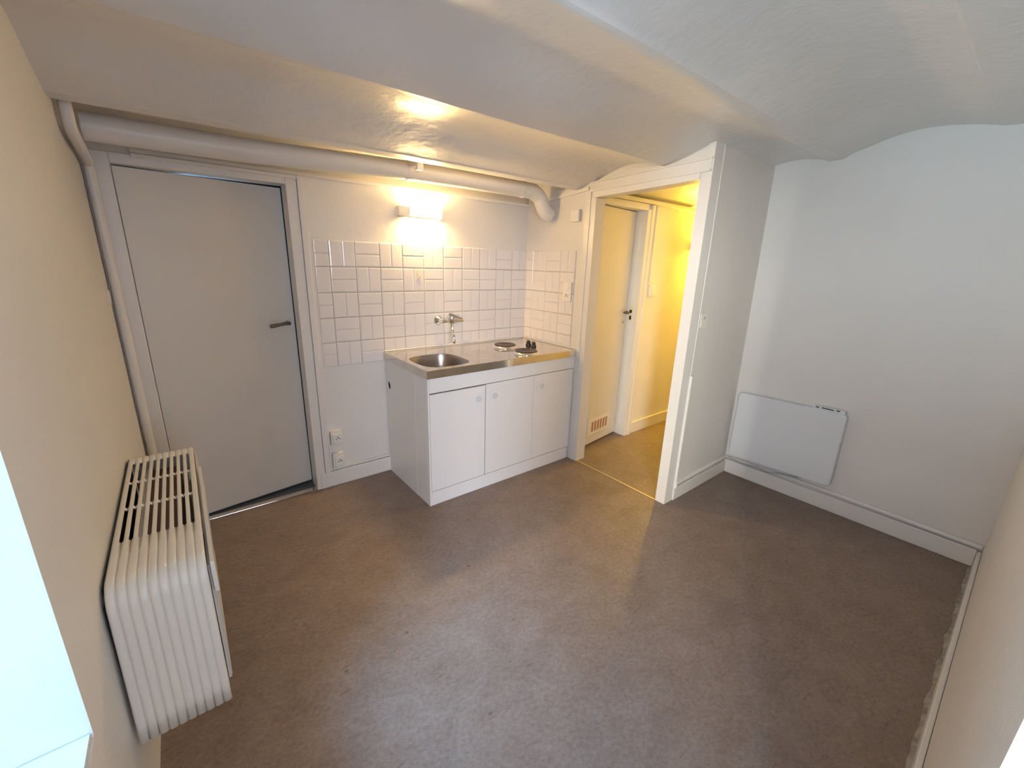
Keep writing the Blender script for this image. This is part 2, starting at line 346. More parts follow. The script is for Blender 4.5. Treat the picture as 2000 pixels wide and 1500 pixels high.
# door_2: cased doorway to the hall
bm = BM()
def slant(x0, x1, y0, y1, za0, za1, zb0, zb1):   # z range differs at y0 / y1
    prism(bm, [(x0, y0), (x1, y0), (x1, y1), (x0, y1)], [za0, za0, zb0, zb0], [za1, za1, zb1, zb1])
slant(-0.012, 0.081, -0.683, -0.613, 0.0, 1.862, 0.0, 1.862)
slant(-0.002, 0.084, -1.434, -1.370, 0.0, 1.985, 0.0, 1.985)
slant(-0.010, 0.081, -0.613, -1.370, 1.862, 1.902, 1.889, 1.927)
d2 = struct('door_2', bm, 'trim')
bm = BM(); slant(-0.004, 0.0795, -0.613, -1.4245, 1.903, 1.955, 1.927, 1.984); obj('header_board', bm, 'trim', d2)
bm = BM(); slant(-0.020, 0.0, -0.613, -1.428, 1.898, 1.907, 1.922, 1.931); slant(-0.014, 0.0, -0.613, -1.428, 1.952, 1.958, 1.981, 1.987); obj('architrave', bm, 'trim', d2)
bm = BM(); slant(-0.016, 0.0, -0.640, -0.598, 0.0, 1.90, 0.0, 1.90); obj('architrave', bm, 'trim', d2)
bm = BM(); slant(-0.004, 0.0825, -1.433, -1.396, 1.986, 2.12, 1.986, 2.12); obj('post_top', bm, 'trim', d2)
bm = BM(); box(bm, -0.006, 0.006, -1.369, -0.684, 0.0005, 0.0035, 0.001); obj('threshold', bm, 'brass', d2)
# pipe-like cable cover running up beside the doorway post
bm = BM(); box(bm, 0.086, 0.100, -1.436, -1.4255, 0.83, 2.06, 0.003); struct('trim_7', bm, 'trim')
bm = BM(); tube(bm, [(0.075+0.018, -1.437, 0.135), (0.093, -1.437, 0.83)], 0.010, 12); tube(bm, [(0.093, -1.440, 0.090), (0.093, -1.440, 0.140)], 0.012, 12)
struct('trim_8', bm, 'trim', smooth=True)

# door_3 in the hall: frame, leaf ajar
d3 = struct('door_3', boxes((0.101, 0.145, -0.590, -0.50, 0.001, 1.865), (0.703, 0.748, -0.590, -0.44, 0.001, 1.865), (0.145, 0.703, -0.590, -0.50, 1.855, 1.90), bev=0.002), 'trim')
obj('architrave', boxes((0.7485, 0.785, -0.598, -0.5685, 0.001, 1.900), bev=0.004), 'trim', d3)
obj('rebate_strip', boxes((0.694, 0.7028, -0.545, -0.520, 0.10, 1.10-0.10), (0.694, 0.7028, -0.545, -0.520, 1.13, 1.77)), 'lam', d3, label='rebate strip inside the hall door frame, coloured pale for the light it catches')  # caught light put into the colour: paler than the frame
sp = obj('strike_plate', boxes((0.692, 0.7028, -0.548, -0.516, 1.001, 1.128)), 'hook', d3)
obj('latch_hole', boxes((0.690, 0.6925, -0.543, -0.521, 1.075, 1.100), (0.690, 0.6925, -0.541, -0.523, 1.020, 1.052)), 'black', sp)
T3 = Matrix.Translation((0.146, -0.560, 0)) @ Matrix.Rotation(math.radians(7.7), 4, 'Z')
bm = BM(); box(bm, 0, 0.553, 0, 0.036, 0.012, 1.851, 0.002, 2, T3)
lf3 = obj('leaf', bm, 'door', d3)
bm = BM()
lathe(bm, [(0.008, 0.0), (0.008, -0.04)], T3 @ Vector((0.515, 0, 1.075)), 'y', 14)
tube(bm, [T3 @ Vector(p) for p in bez([(0.522, -0.042, 1.075), (0.50, -0.047, 1.077), (0.475, -0.045, 1.083)], 4)], [0.008]*4+[0.011]*3+[0.014]*2, 12)
obj('door_handle', bm, 'bronze', lf3, smooth=True)
bm = BM(); box(bm, 0.513, 0.519, -0.002, 0.001, 0.985, 1.005, 0, 2, T3); obj('keyhole', bm, 'black', lf3)
bm = BM(); box(bm, 0.125, 0.425, -0.006, 0.001, 0.085, 0.225, 0.003, 2, T3)
vp = obj('vent_plate', bm, 'plastic', lf3)
for i in range(6):
    bm = BM(); box(bm, 0.165+i*0.042, 0.190+i*0.042, -0.0075, -0.0055, 0.115, 0.200, 0, 2, T3)
    # slots read as ribbed openings
    o = obj('slot', bm, 'vent', lf3)
# hall batten pipe under the ceiling and its brackets
bm = BM(); box(bm, 0.11, 1.35, -0.612, -0.5685, 1.902, 1.930, 0.006); struct('trim_9', bm, 'trim')
bm = BM(); box(bm, 0.83, 0.845, -0.585, -0.569, 1.30, 1.90, 0.002); struct('trim_10', bm, 'trim')

# ------------------------------------------------------------------ tiled splashback: every tile is a part of its wall
PX, PZ, ZT = 0.15, 0.1487, 1.5361
def tile_mesh(w, h, kind, name):
    """relief tile moulded as two bricks; local x = width, z = height, front at -y"""
    bm = BM(); g = 0.0014; th = 0.0055
    box(bm, 0, w, -0.0030, 0.0, 0, h)
    def brick(x0, x1, z0, z1):
        b = 0.0065
        if x1-x0 < 0.012 or z1-z0 < 0.012: return
        o_ = [bm.verts.new(c) for c in ((x0, -0.003, z0), (x1, -0.003, z0), (x1, -0.003, z1), (x0, -0.003, z1))]
        m_ = [bm.verts.new(c) for c in ((x0+b*.35, -th-.0006, z0+b*.35), (x1-b*.35, -th-.0006, z0+b*.35), (x1-b*.35, -th-.0006, z1-b*.35), (x0+b*.35, -th-.0006, z1-b*.35))]
        i_ = [bm.verts.new(c) for c in ((x0+b, -th-.0018, z0+b), (x1-b, -th-.0018, z0+b), (x1-b, -th-.0018, z1-b), (x0+b, -th-.0018, z1-b))]
        for A, B_ in ((o_, m_), (m_, i_)):
            for k in range(4): bm.faces.new((A[k], A[(k+1) % 4], B_[(k+1) % 4], B_[k]))
        bm.faces.new(i_)
    if kind == 'H':
        zc = h-0.0735 if h > 0.10 else None
        if zc: brick(0, w, 0, zc-g/2); brick(0, w, zc+g/2, h)
        else: brick(0, w, 0, h)
    else:
        if w > 0.10: brick(0, w/2-g/2, 0, h); brick(w/2+g/2, w, 0, h)
        else: brick(0, w, 0, h)
    bmesh.ops.recalc_face_normals(bm, faces=bm.faces[:])
    me = bpy.data.meshes.new(name); bm.to_mesh(me); bm.free(); me.materials.append(M['tile']); return me
cache = {}
def put_tile(par, x, z, w, h, kind, rot):
    key = (round(w, 4), round(h, 4), kind)
    if key not in cache: cache[key] = tile_mesh(w, h, kind, 'tile')
    o = bpy.data.objects.new('tile', cache[key]); C.objects.link(o); o.parent = par
    if not rot: o.location = (x, -0.0012, z)
    else: o.location = (-0.0012, x, z); o.rotation_euler = (0, 0, -math.pi/2)
    return o
J = 0.0022
ZC = 0.8535                                        # worktop surface
for r in range(6):
    z1 = ZT-PZ*r; z0 = z1-PZ
    for c in range(11):                            # c = 0 is the cut column by the door frame
        if c == 0: x0, x1 = -1.583, -1.50
        else: x0, x1 = -1.50+(c-1)*PX, -1.50+c*PX
        if r == 5: continue
        zz0 = z0
        if r == 4 and x0 >= -1.21: zz0 = ZC+0.008
        par = (c+r) % 2
        if c >= 8: par = 1-par
        kind = 'H' if par == 0 else 'V'
        if c == 0: kind = 'H' if r % 2 == 0 else 'V'
        put_tile(wb, x0+J/2, zz0+J/2, x1-x0-J, z1-zz0-J, kind, False)
ys = [0.0, -0.0897, -0.2397, -0.3897, -0.5345]
for r in range(5):
    z1 = ZT-PZ*r; z0 = max(z1-PZ, ZC+0.008)
    for c in range(4):
        y0, y1 = ys[c]-J/2-(0.006 if c == 0 else 0), ys[c+1]+J/2
        kind = ['H', 'V'][(r+c) % 2]
        put_tile(wr, y0, z0+J/2, y0-y1, z1-z0-J, kind, True)
obj('grout', boxes((-1.5805, 0.0, -0.0030, -0.0002, 0.795, 1.5345), (-1.19, 0, -0.0031, -0.0002, ZC, 0.90)), 'grout', wb)
obj('grout', boxes((-0.0030, -0.0002, -0.532, -0.003, ZC, 1.5345)), 'grout', wr)
obj('silicone_bead', boxes((-1.20, -0.002, -0.014, -0.001, ZC+0.0005, ZC+0.009), bev=0.003), 'lam', wb)
obj('silicone_bead', boxes((-0.014, -0.001, -0.60, -0.015, ZC+0.0005, ZC+0.009), bev=0.003), 'lam', wr)

# ------------------------------------------------------------------ kitchenette: cabinet
kc = thing('kitchenette_cabinet', 'white laminate three-door base cabinet under the steel worktop', 'cabinet', (-0.6, -0.3, 0))
X0, YF = -1.203, -0.600
bm = BM()   # left side panel with a round pipe hole near the wall
def side_panel(bm, x0, x1, y0, y1, z0, z1, cy, cz, r):
    seg = 24; rim = []; out = []
    for xx in (x0, x1):
        ring = [bm.verts.new((xx, cy+r*math.cos(2*math.pi*k/seg), cz+r*math.sin(2*math.pi*k/seg))) for k in range(seg)]
        o_ = []
        for k in range(seg):
            a = 2*math.pi*k/seg; dy, dz = math.cos(a), math.sin(a)
            t = min([(y1-cy)/dy if dy > 1e-6 else 9, (y0-cy)/dy if dy < -1e-6 else 9, (z1-cz)/dz if dz > 1e-6 else 9, (z0-cz)/dz if dz < -1e-6 else 9])
            o_.append(bm.verts.new((xx, cy+dy*t, cz+dz*t)))
        for k in range(seg): bm.faces.new((ring[k], ring[(k+1) % seg], o_[(k+1) % seg], o_[k]))
        rim.append(ring); out.append(o_)
    for R_ in (rim, out):
        for k in range(seg): bm.faces.new((R_[0][k], R_[0][(k+1) % seg], R_[1][(k+1) % seg], R_[1][k]))
side_panel(bm, X0, X0+0.016, -0.130, -0.012, 0.52, 0.72, -0.052, 0.634, 0.030)
box(bm, X0, X0+0.016, -0.130, -0.012, 0.001, 0.52); box(bm, X0, X0+0.016, -0.130, -0.012, 0.72, 0.80)
box(bm, X0, X0+0.016, -0.4365, -0.130, 0.001, 0.80)
obj('side_panel', bm, 'lam', kc)
obj('side_panel', boxes((X0, X0+0.016, YF+0.017, -0.4395, 0.001, 0.80), bev=0.0008), 'lam', kc)
bm = BM(); tube(bm, [(X0+0.010, -0.052, 0.634), (X0+0.015, -0.052, 0.634)], 0.0296, 16); obj('hole_shade', bm, 'dark', kc)  # near-black disc closing the hole, painted in place of the shade inside
obj('carcass', boxes((X0+0.017, -0.004, -0.57, -0.02, 0.10, 0.12), (-0.022, -0.003, YF+0.018, -0.012, 0.001, 0.80), (X0+0.06, -0.004, -0.03, -0.022, 0.12, 0.80)), 'lam', kc)
obj('front_rail', boxes((X0+0.012, -0.012, YF, YF+0.016, 0.716, 0.802), (X0, X0+0.0105, YF, YF+0.016, 0.001, 0.802), bev=0.0008), 'lam', kc)
obj('plinth', boxes((X0+0.012, -0.030, YF+0.001, YF+0.015, 0.001, 0.092), bev=0.001), 'lam', kc)
obj('end_filler', boxes((-0.022, -0.001, YF+0.004, YF+0.017, 0.001, 0.802)), 'lam', kc)
for i, (a, b, hx) in enumerate([(X0+0.012, -0.808, -0.862), (-0.801, -0.406, -0.737), (-0.4035, -0.026, -0.334)]):
    z1 = 0.709 if i == 0 else 0.7125
    dr = obj('door', boxes((a, b, YF-0.002, YF+0.015, 0.097, z1), bev=0.0012), 'lam', kc)
    if i == 0:
        obj('chipped_edge', boxes((a+0.10, a+0.36, YF-0.0024, YF-0.0005, 0.7074, 0.7092)), 'lamedge', dr)
    hp = obj('handle', boxes((hx-0.036, hx+0.036, YF-0.0050, YF-0.0015, 0.592, 0.664), bev=0.0012), 'lam', dr)
    bm = BM(); lathe(bm, [(0.021, -0.0052), (0.021, -0.0066), (0.0175, -0.0066), (0.0165, -0.0058)], (hx+0.004, YF, 0.628), 'y', 24)
    obj('finger_recess', bm, 'recess', hp, smooth=True)

# worktop: stainless sheet with basin, two hotplates and two knobs
wt = thing('worktop', 'stainless steel kitchenette worktop with sink and two hotplates', 'worktop', (-0.6, -0.3, 0.80))
bm = BM(); xa, xb, ya, yb = -1.212, -0.002, -0.613, -0.004
cx, cy, ax, ay = -1.008, -0.386, 0.158, 0.172
N = 64
def se(a, kx, ky, p=3.4):
    c, s = math.cos(a), math.sin(a); d = (abs(c)**p+abs(s)**p)**(-1/p); return kx*c*d, ky*s*d
ring_in, ring_sq = [], []
def sq(a, x0, x1, y0, y1):
    dx, dy = math.cos(a), math.sin(a)
    t = min([(x1-cx)/dx if dx > 1e-6 else 9, (x0-cx)/dx if dx < -1e-6 else 9, (y1-cy)/dy if dy > 1e-6 else 9, (y0-cy)/dy if dy < -1e-6 else 9])
    return cx+dx*t, cy+dy*t
angs = sorted([2*math.pi*k/N for k in range(N)]+[math.atan2(q-cy, p-cx) % (2*math.pi) for p in (xa+0.028, -0.82) for q in (ya+0.020, yb-0.045)])
lo, hi = ZC-0.0045, ZC
for a in angs:
    u, v = se(a, ax, ay); ring_in.append((cx+u, cy+v))
    ring_sq.append(sq(a, xa+0.028, -0.82, ya+0.020, yb-0.045))
vin = [bm.verts.new((p[0], p[1], lo)) for p in ring_in]; vsq = [bm.verts.new((p[0], p[1], lo)) for p in ring_sq]
nn = len(angs)
for k in range(nn): bm.faces.new((vin[k], vin[(k+1) % nn], vsq[(k+1) % nn], vsq[k]))
def quad(*p): bm.faces.new([bm.verts.new(q) for q in p])
# drainer panel with embossed ribs
XD0, XD1 = -0.82, -0.030
gx = [XD0+(XD1-XD0)*i/60 for i in range(61)]; gy = [ya+0.020+(yb-0.045-ya-0.020)*j/40 for j in range(41)]
def emb(x, y):
    d = math.hypot((x+0.66)/0.125, (y+0.34)/0.15)
    return lo+(0.0016*max(0, math.cos(d*9.0)) if 0.2 < d < 1.0 else 0)
G = [[bm.verts.new((x, y, emb(x, y))) for y in gy] for x in gx]
for i in range(60):
    for j in range(40): bm.faces.new((G[i][j], G[i+1][j], G[i+1][j+1], G[i][j+1]))
# raised rim all round, folded front and side aprons
def rim(x0, y0, x1, y1, X0_, Y0_, X1_, Y1_):
    a = [(x0, y0, lo), (x1, y0, lo), (x1, y1, lo), (x0, y1, lo)]; m_ = [(x0-.006, y0-.006, hi), (x1+.006, y0-.006, hi), (x1+.006, y1+.006, hi), (x0-.006, y1+.006, hi)]
    o_ = [(X0_+.002, Y0_+.002, hi), (X1_-.001, Y0_+.002, hi), (X1_-.001, Y1_-.001, hi), (X0_+.002, Y1_-.001, hi)]
    f_ = [(X0_, Y0_, hi-.002), (X1_, Y0_, hi-.002), (X1_, Y1_, hi-.002), (X0_, Y1_, hi-.002)]; g_ = [(p[0], p[1], 0.806) for p in f_]
    h_ = [(x0, y0, 0.806), (x1, y0, 0.806), (x1, y1, 0.806), (x0, y1, 0.806)]
    L = [[bm.verts.new(p) for p in q] for q in (a, m_, o_, f_, g_, h_)]
    for A, B_ in zip(L, L[1:]):
        for k in range(4): bm.faces.new((A[k], A[(k+1) % 4], B_[(k+1) % 4], B_[k]))
rim(xa+0.028, ya+0.020, XD1, yb-0.045, xa, ya, xb, yb)
bmesh.ops.remove_doubles(bm, verts=bm.verts[:], dist=0.0004)
obj('steel_sheet', bm, 'steel', wt, smooth=True)
bm = BM(); prev = None
for sc, z in ((1.0, lo), (0.985, lo-0.006), (0.95, lo-0.05), (0.90, lo-0.10), (0.82, lo-0.125), (0.5, lo-0.135), (0.12, lo-0.138)):
    ring = [bm.verts.new((cx+(p[0]-cx)*sc, cy+(p[1]-cy)*sc, z)) for p in ring_in]
    if prev:
        for k in range(nn): bm.faces.new((prev[k], prev[(k+1) % nn], ring[(k+1) % nn], ring[k]))
    prev = ring
bm.faces.new(prev)
basin = obj('sink_basin', bm, 'basin', wt, smooth=True)
bm = BM(); lathe(bm, [(0.034, 0.0), (0.034, 0.003), (0.026, 0.003), (0.024, 0.001)], (cx, cy, lo-0.136), 'z', 24); obj('drain', bm, 'chrome', basin, smooth=True)
for i, (px, py, r) in enumerate([(-0.388, -0.250, 0.083), (-0.398, -0.500, 0.083)]):
    bm = BM(); lathe(bm, [(r-0.012, lo+0.008), (r-0.005, lo+0.0185), (r-0.009, lo+0.0205), (r-0.014, lo+0.0190), (0.024, lo+0.0190), (0.022, lo+0.0175), (0.001, lo+0.0175)], (px, py, 0), 'z', 40)
    hp = obj('hotplate', bm, 'plate', wt, smooth=True, label='brown-black hotplate nearer the tiles' if i == 0 else 'brown-black hotplate nearer the front edge')
    bm = BM(); lathe(bm, [(r+0.010, lo), (r+0.010, lo+0.002), (r+0.001, lo+0.0065), (r-0.003, lo+0.0140), (r-0.007, lo+0.0150), (r-0.010, lo+0.008)], (px, py, 0), 'z', 40); obj('rim', bm, 'chrome', hp, smooth=True)
for i, (px, py) in enumerate([(-0.196, -0.290), (-0.204, -0.357)]):
    bm = BM(); lathe(bm, [(0.021, lo), (0.021, lo+0.008), (0.017, lo+0.012), (0.015, lo+0.028), (0.012, lo+0.032), (0.001, lo+0.033)], (px, py, 0), 'z', 20); box(bm, px-0.003, px+0.003, py-0.015, py+0.015, lo+0.026, lo+0.038, 0.001)
    obj('knob', bm, 'black', wt, smooth=True)

# wall-mounted mixer tap
tp = thing('mixer_tap', 'chrome wall-mounted mixer tap above the sink', 'tap', (-0.72, -0.007, 1.03))
for sx in (-0.800, -0.650):
    bm = BM(); lathe(bm, [(0.036, -0.0075), (0.036, -0.010), (0.033, -0.016), (0.018, -0.036), (0.014, -0.040), (0.013, -0.060)], (sx, 0, 1.038), 'y', 28); obj('wall_rose', bm, 'chrome', tp, smooth=True)
bm = BM(); tube(bm, [(-0.812, -0.068, 1.038), (-0.808, -0.068, 1.038), (-0.765, -0.068, 1.036), (-0.690, -0.068, 1.036), (-0.645, -0.068, 1.038), (-0.638, -0.068, 1.038)], [0.015, 0.017, 0.0125, 0.0125, 0.017, 0.015], 20)
lathe(bm, [(0.020, 1.018), (0.024, 1.024), (0.024, 1.062), (0.022, 1.070), (0.010, 1.076), (0.001, 1.076)], (-0.728, -0.072, 0), 'z', 24)
obj('tap_body', bm, 'chrome', tp, smooth=True)
bm = BM()
a = [bm.verts.new(p) for p in ((-0.748, -0.062, 1.072), (-0.708, -0.056, 1.072), (-0.664, -0.120, 1.050), (-0.684, -0.150, 1.050))]
b = [bm.verts.new(p) for p in ((-0.746, -0.064, 1.092), (-0.710, -0.058, 1.092), (-0.668, -0.120, 1.062), (-0.686, -0.146, 1.062))]
bm.faces.new(a[::-1]); bm.faces.new(b)
for i in range(4): bm.faces.new((a[i], a[(i+1) % 4], b[(i+1) % 4], b[i]))
bmesh.ops.bevel(bm, geom=bm.edges[:], offset=0.004, segments=2, affect='EDGES')
obj('lever', bm, 'chrome', tp, smooth=True)
bm = BM(); tube(bm, bez([(-0.728, -0.074, 1.020), (-0.728, -0.082, 1.000), (-0.742, -0.108, 0.972), (-0.757, -0.140, 0.965), (-0.770, -0.168, 0.960), (-0.776, -0.180, 0.940), (-0.777, -0.182, 0.915)], 5), 0.0085, 14)
lathe(bm, [(0.0115, 0.898), (0.0115, 0.918), (0.009, 0.920)], (-0.777, -0.182, 0), 'z', 16)
obj('spout', bm, 'chrome', tp, smooth=True)

# ------------------------------------------------------------------ wall lamps
def lamp(label, x0, x1, y, z0, z1, gm):
    t = thing('wall_lamp', label, 'lamp', ((x0+x1)/2, y, z0))
    d = 0.062
    obj('back_plate', boxes((x0, x1, y-0.012, y-0.0008, z0+0.004, z1-0.004), bev=0.002), 'plastic', t)
    h = obj('switch_housing', boxes((x0, x0+0.072, y-d, y-0.0125, z0, z1), bev=0.003), 'plastic', t)
    obj('end_cap', boxes((x1-0.006, x1, y-d, y-0.0125, z0, z1), bev=0.002), 'plastic', t)
    obj('bottom_rail', boxes((x0+0.0725, x1-0.0065, y-d, y-0.050, z0, z0+0.004)), 'plastic', t)
    bm = BM(); n_ = 14; prev = None
    for k in range(n_+1):
        a = math.pi*k/n_; q = (y-0.016-0.040*math.sin(a), (z0+z1)/2-0.020*math.cos(a))
        cur = [bm.verts.new((xx, q[0], q[1])) for xx in (x0+0.074, x1-0.007)]
        if prev: bm.faces.new((prev[0], prev[1], cur[1], cur[0]))
        prev = cur
    bmesh.ops.holes_fill(bm, edges=bm.edges[:])
    obj('diffuser', bm, gm, t, smooth=True)
    return t
lamp('short wall strip lamp glowing above the kitchen tiles', -1.083, -0.785, -0.0005, 1.697, 1.755, 'lampglass_k')
lamp('strip lamp glowing on the hall wall past the doorway', 1.40, 1.70, -0.569, 1.60, 1.66, 'lampglass_h')

# ------------------------------------------------------------------ big painted duct pipe and its bracket
pp = thing('duct_pipe', 'thick white painted pipe running under the ceiling above the door', 'pipe', (-1.2, -0.24, 1.90))
PYc, PR = -0.250, 0.0505
bm = BM()
path = [(x, PYc, z) for x, z in ((-2.421, 1.886), (-2.2, 1.8855), (-1.95, 1.888), (-1.7, 1.896), (-1.4, 1.909), (-1.1, 1.919), (-0.8, 1.922), (-0.28, 1.921))]
el = bez([(-0.28, PYc, 1.920), (-0.19, PYc, 1.918), (-0.125, PYc-0.004, 1.890), (-0.095, PYc-0.010, 1.840), (-0.070, PYc-0.016, 1.800), (-0.024, PYc-0.022, 1.775)], 6)
tube(bm, path, PR, 32); obj('pipe_run', bm, 'pipe', pp, smooth=True)
bm = BM(); tube(bm, el, [PR+0.003]*3+[PR]*(len(el)-3), 32); obj('elbow', bm, 'pipe', pp, smooth=True)
bm = BM(); xk = -1.115
rr = [(xk, PYc+(PR+0.004)*math.cos(a), 1.9185+(PR+0.004)*math.sin(a)) for a in [math.radians(d) for d in range(-90, 271, 15)]]
ring = []
for (x, y, z) in rr:
    ring.append([bm.verts.new((x-0.011, y, z)), bm.verts.new((x+0.011, y, z))])
for A, B_ in zip(ring, ring[1:]): bm.faces.new((A[0], A[1], B_[1], B_[0]))
box(bm, xk-0.018, xk+0.018, PYc-0.165, PYc-0.140, 1.900, 1.960, 0.004)
tube(bm, bez([(xk, PYc-0.150, 1.925), (xk, PYc-0.11, 1.928), (xk, PYc-0.08, 1.934), (xk, PYc-0.050, 1.935)], 4), 0.008, 8)
obj('pipe_clamp', bm, 'pipe', pp)
# thin pipe in the left corner, dropping from the ceiling to the floor
bm = BM()
tube(bm, [(-2.4415, -0.400, 2.02), (-2.4415, -0.400, 1.90), (-2.4415, -0.398, 1.862), (-2.441, -0.385, 1.842), (-2.440, -0.355, 1.832), (-2.438, -0.10, 1.800), (-2.438, -0.055, 1.790), (-2.438, -0.037, 1.775), (-2.438, -0.034, 1.74)]+[(-2.438, -0.034, z) for z in (1.5, 1.0, 0.5, 0.002)], 0.0185, 14)
tp2 = obj('corner_pipe', bm, 'pipe', smooth=True); tag(tp2, 'thin cream painted pipe running down the left corner beside the door', 'pipe')
bx = obj('junction_box', boxes((-2.474, -2.459, -0.118, -0.070, 1.215, 1.275), bev=0.004), 'pipe'); tag(bx, 'small cream junction box on left wall by the corner pipe', 'junction box')

# ------------------------------------------------------------------ sockets and switches
def socket(label, x0, x1, z0, z1, group=None):
    y = -0.0005; t = thing('wall_socket', label, 'socket', ((x0+x1)/2, y, z0), group)
    obj('mount_box', boxes((x0, x1, -0.030, y, z0, z1), bev=0.003), 'plastic', t)
    cx_, cz_ = (x0+x1)/2+0.006, (z0+z1)/2-0.004
    f = obj('face_plate', boxes((cx_-0.030, cx_+0.030, -0.040, -0.0305, cz_-0.034, cz_+0.034), bev=0.003), 'plastic', t)
    bm = BM(); lathe(bm, [(0.024, -0.0402), (0.024, -0.0425), (0.021, -0.0425), (0.020, -0.0405)], (cx_, 0, cz_), 'y', 28); obj('socket_ring', bm, 'plastic', f, smooth=True)
    bm = BM()
    for dx in (-0.0095, 0.0095): lathe(bm, [(0.0036, -0.0402), (0.0036, -0.0412)], (cx_+dx, 0, cz_), 'y', 10)
    lathe(bm, [(0.004, -0.0402), (0.0035, -0.0440), (0.001, -0.0445)], (cx_, 0, cz_+0.010), 'y', 10)
    obj('pin_hole', bm, 'grey', f)
socket('upper of the two white sockets low on the wall left of the cabinet', -1.589, -1.524, 0.288, 0.382)
socket('lower white socket just above the baseboard left of the cabinet', -1.587, -1.520, 0.130, 0.228)
bm = BM(); box(bm, -1.603, -1.592, -0.012, -0.0005, 0.108, 0.795, 0.002); struct('trim_11', bm, 'trim')
# combined switch and socket on the return wall's tiles
t = thing('switch_socket', 'white combined switch and socket plate on the side tiles', 'socket', (-0.008, -0.479, 1.184))
f = obj('face_plate', boxes((-0.020, -0.0082, -0.522, -0.440, 1.184, 1.322), bev=0.004), 'plastic', t)
obj('rocker', boxes((-0.0235, -0.0203, -0.507, -0.455, 1.262, 1.310), bev=0.0015), 'plastic', t)
bm = BM(); lathe(bm, [(0.023, -0.0202), (0.023, -0.0225), (0.020, -0.0225), (0.019, -0.0205)], (0, -0.481, 1.222), 'x', 28); obj('socket_ring', bm, 'plastic', t, smooth=True)
bm = BM()
for dy in (-0.0095, 0.0095): lathe(bm, [(0.0036, -0.0202), (0.0036, -0.0212)], (0, -0.481+dy, 1.222), 'x', 10)
lathe(bm, [(0.004, -0.0202), (0.0035, -0.0240)], (0, -0.481, 1.232), 'x', 10)
obj('pin_hole', bm, 'grey', t)
bm = BM(); box(bm, -0.022, -0.0006, -0.549, -0.470, 1.722, 1.800, 0.004); o = obj('junction_box', bm, 'plastic'); tag(o, 'square white blanking box high on the wall beside the doorway', 'junction box')
t = thing('light_switch', 'white switch plate on the alcove wall right of the doorway', 'switch', (0.142, -1.4256, 1.107))
obj('face_plate', boxes((0.106, 0.180, -1.436, -1.4257, 1.110, 1.194), bev=0.002), 'plastic', t)
obj('rocker', boxes((0.114, 0.172, -1.4385, -1.4362, 1.118, 1.148), bev=0.001), 'plastic', t)
bm = BM(); lathe(bm, [(0.009, -0.0002), (0.009, -0.0020), (0.004, -0.0020)], (0.146, -1.4360, 1.168), 'y', 16); obj('pin_hole', bm, 'cable', t)
t = thing('light_switch', 'cream switch plate on the yellow-lit hall wall beside the inner door', 'switch', (0.88, -0.5686, 1.207))
obj('face_plate', boxes((0.842, 0.928, -0.5895, -0.5695, 1.205, 1.300), bev=0.004), 'plastic', t)
obj('rocker', boxes((0.868, 0.915, -0.594, -0.5897, 1.222, 1.285), bev=0.002), 'plastic', t)
# adhesive hook on a tile
t = thing('wall_hook', 'small cream adhesive hook stuck on a tile under the lamp', 'hook', (-0.938, -0.0085, 1.318))
bm = BM(); box(bm, -0.952, -0.926, -0.0115, -0.0085, 1.318, 1.378, 0.0012); obj('hook_plate', bm, 'hook', t)
bm = BM(); tube(bm, bez([(-0.939, -0.0118, 1.352), (-0.939, -0.014, 1.335), (-0.939, -0.022, 1.326), (-0.939, -0.028, 1.338)], 5), 0.0038, 10); obj('hook_arm', bm, 'hook', t, smooth=True)

# ------------------------------------------------------------------ panel heater on the right wall
ph = thing('panel_heater', 'flat white electric panel heater low on the right wall', 'heater', (0.76, -1.77, 0.16))
def rrect(y0, y1, z0, z1, r, n_=6):
    out = []
    for (cy_, cz_, a0) in ((y1-r, z1-r, 0), (y0+r, z1-r, 90), (y0+r, z0+r, 180), (y1-r, z0+r, 270)):
        for k in range(n_+1):
            a = math.radians(a0+90*k/n_); out.append((cy_+r*math.cos(a), cz_+r*math.sin(a)))
    return out
bm = BM(); outl = rrect(-2.078, -1.462, 0.166, 0.634, 0.022)
def skew_pt(y, z, x): return (x, y, z+(-1.77-y)*0.024)
L = []
for x, ins in ((0.776, 0.004), (0.774, 0.0), (0.746, 0.0), (0.741, 0.002), (0.7385, 0.007)):
    L.append([bm.verts.new(skew_pt(-1.77+(y+1.77)*(1-ins/0.30), 0.4+(z-0.4)*(1-ins/0.23), x)) for y, z in outl])
m_ = len(outl)
for A, B_ in zip(L, L[1:]):
    for k in range(m_): bm.faces.new((A[k], A[(k+1) % m_], B_[(k+1) % m_], B_[k]))
bm.faces.new(L[0]); bm.faces.new(L[-1][::-1])
obj('heater_body', bm, 'panel', ph)
bm = BM(); prism(bm, [(0.752, -1.900), (0.776, -1.900), (0.776, -2.062), (0.752, -2.062)], [0.632, 0.632, 0.636, 0.636], [0.656, 0.656, 0.660, 0.660])
cp = obj('control_housing', bm, 'panel', ph)
obj('control_slot', boxes((0.7505, 0.753, -1.930, -1.912, 0.646, 0.653), (0.7505, 0.753, -2.006, -1.944, 0.647, 0.654), (0.7505, 0.753, -2.036, -2.018, 0.649, 0.656)), 'grey', cp)
bm = BM(); tube(bm, bez([(0.772, -1.448, 0.128), (0.768, -1.50, 0.118), (0.766, -1.56, 0.112), (0.764, -1.66, 0.126), (0.764, -1.72, 0.118), (0.765, -1.80, 0.136), (0.768, -1.88, 0.150), (0.772, -1.93, 0.162)], 6), 0.0042, 8)
o = obj('power_cable', bm, 'cable', smooth=True); tag(o, 'thin grey cable drooping under the panel heater along the baseboard', 'cable')

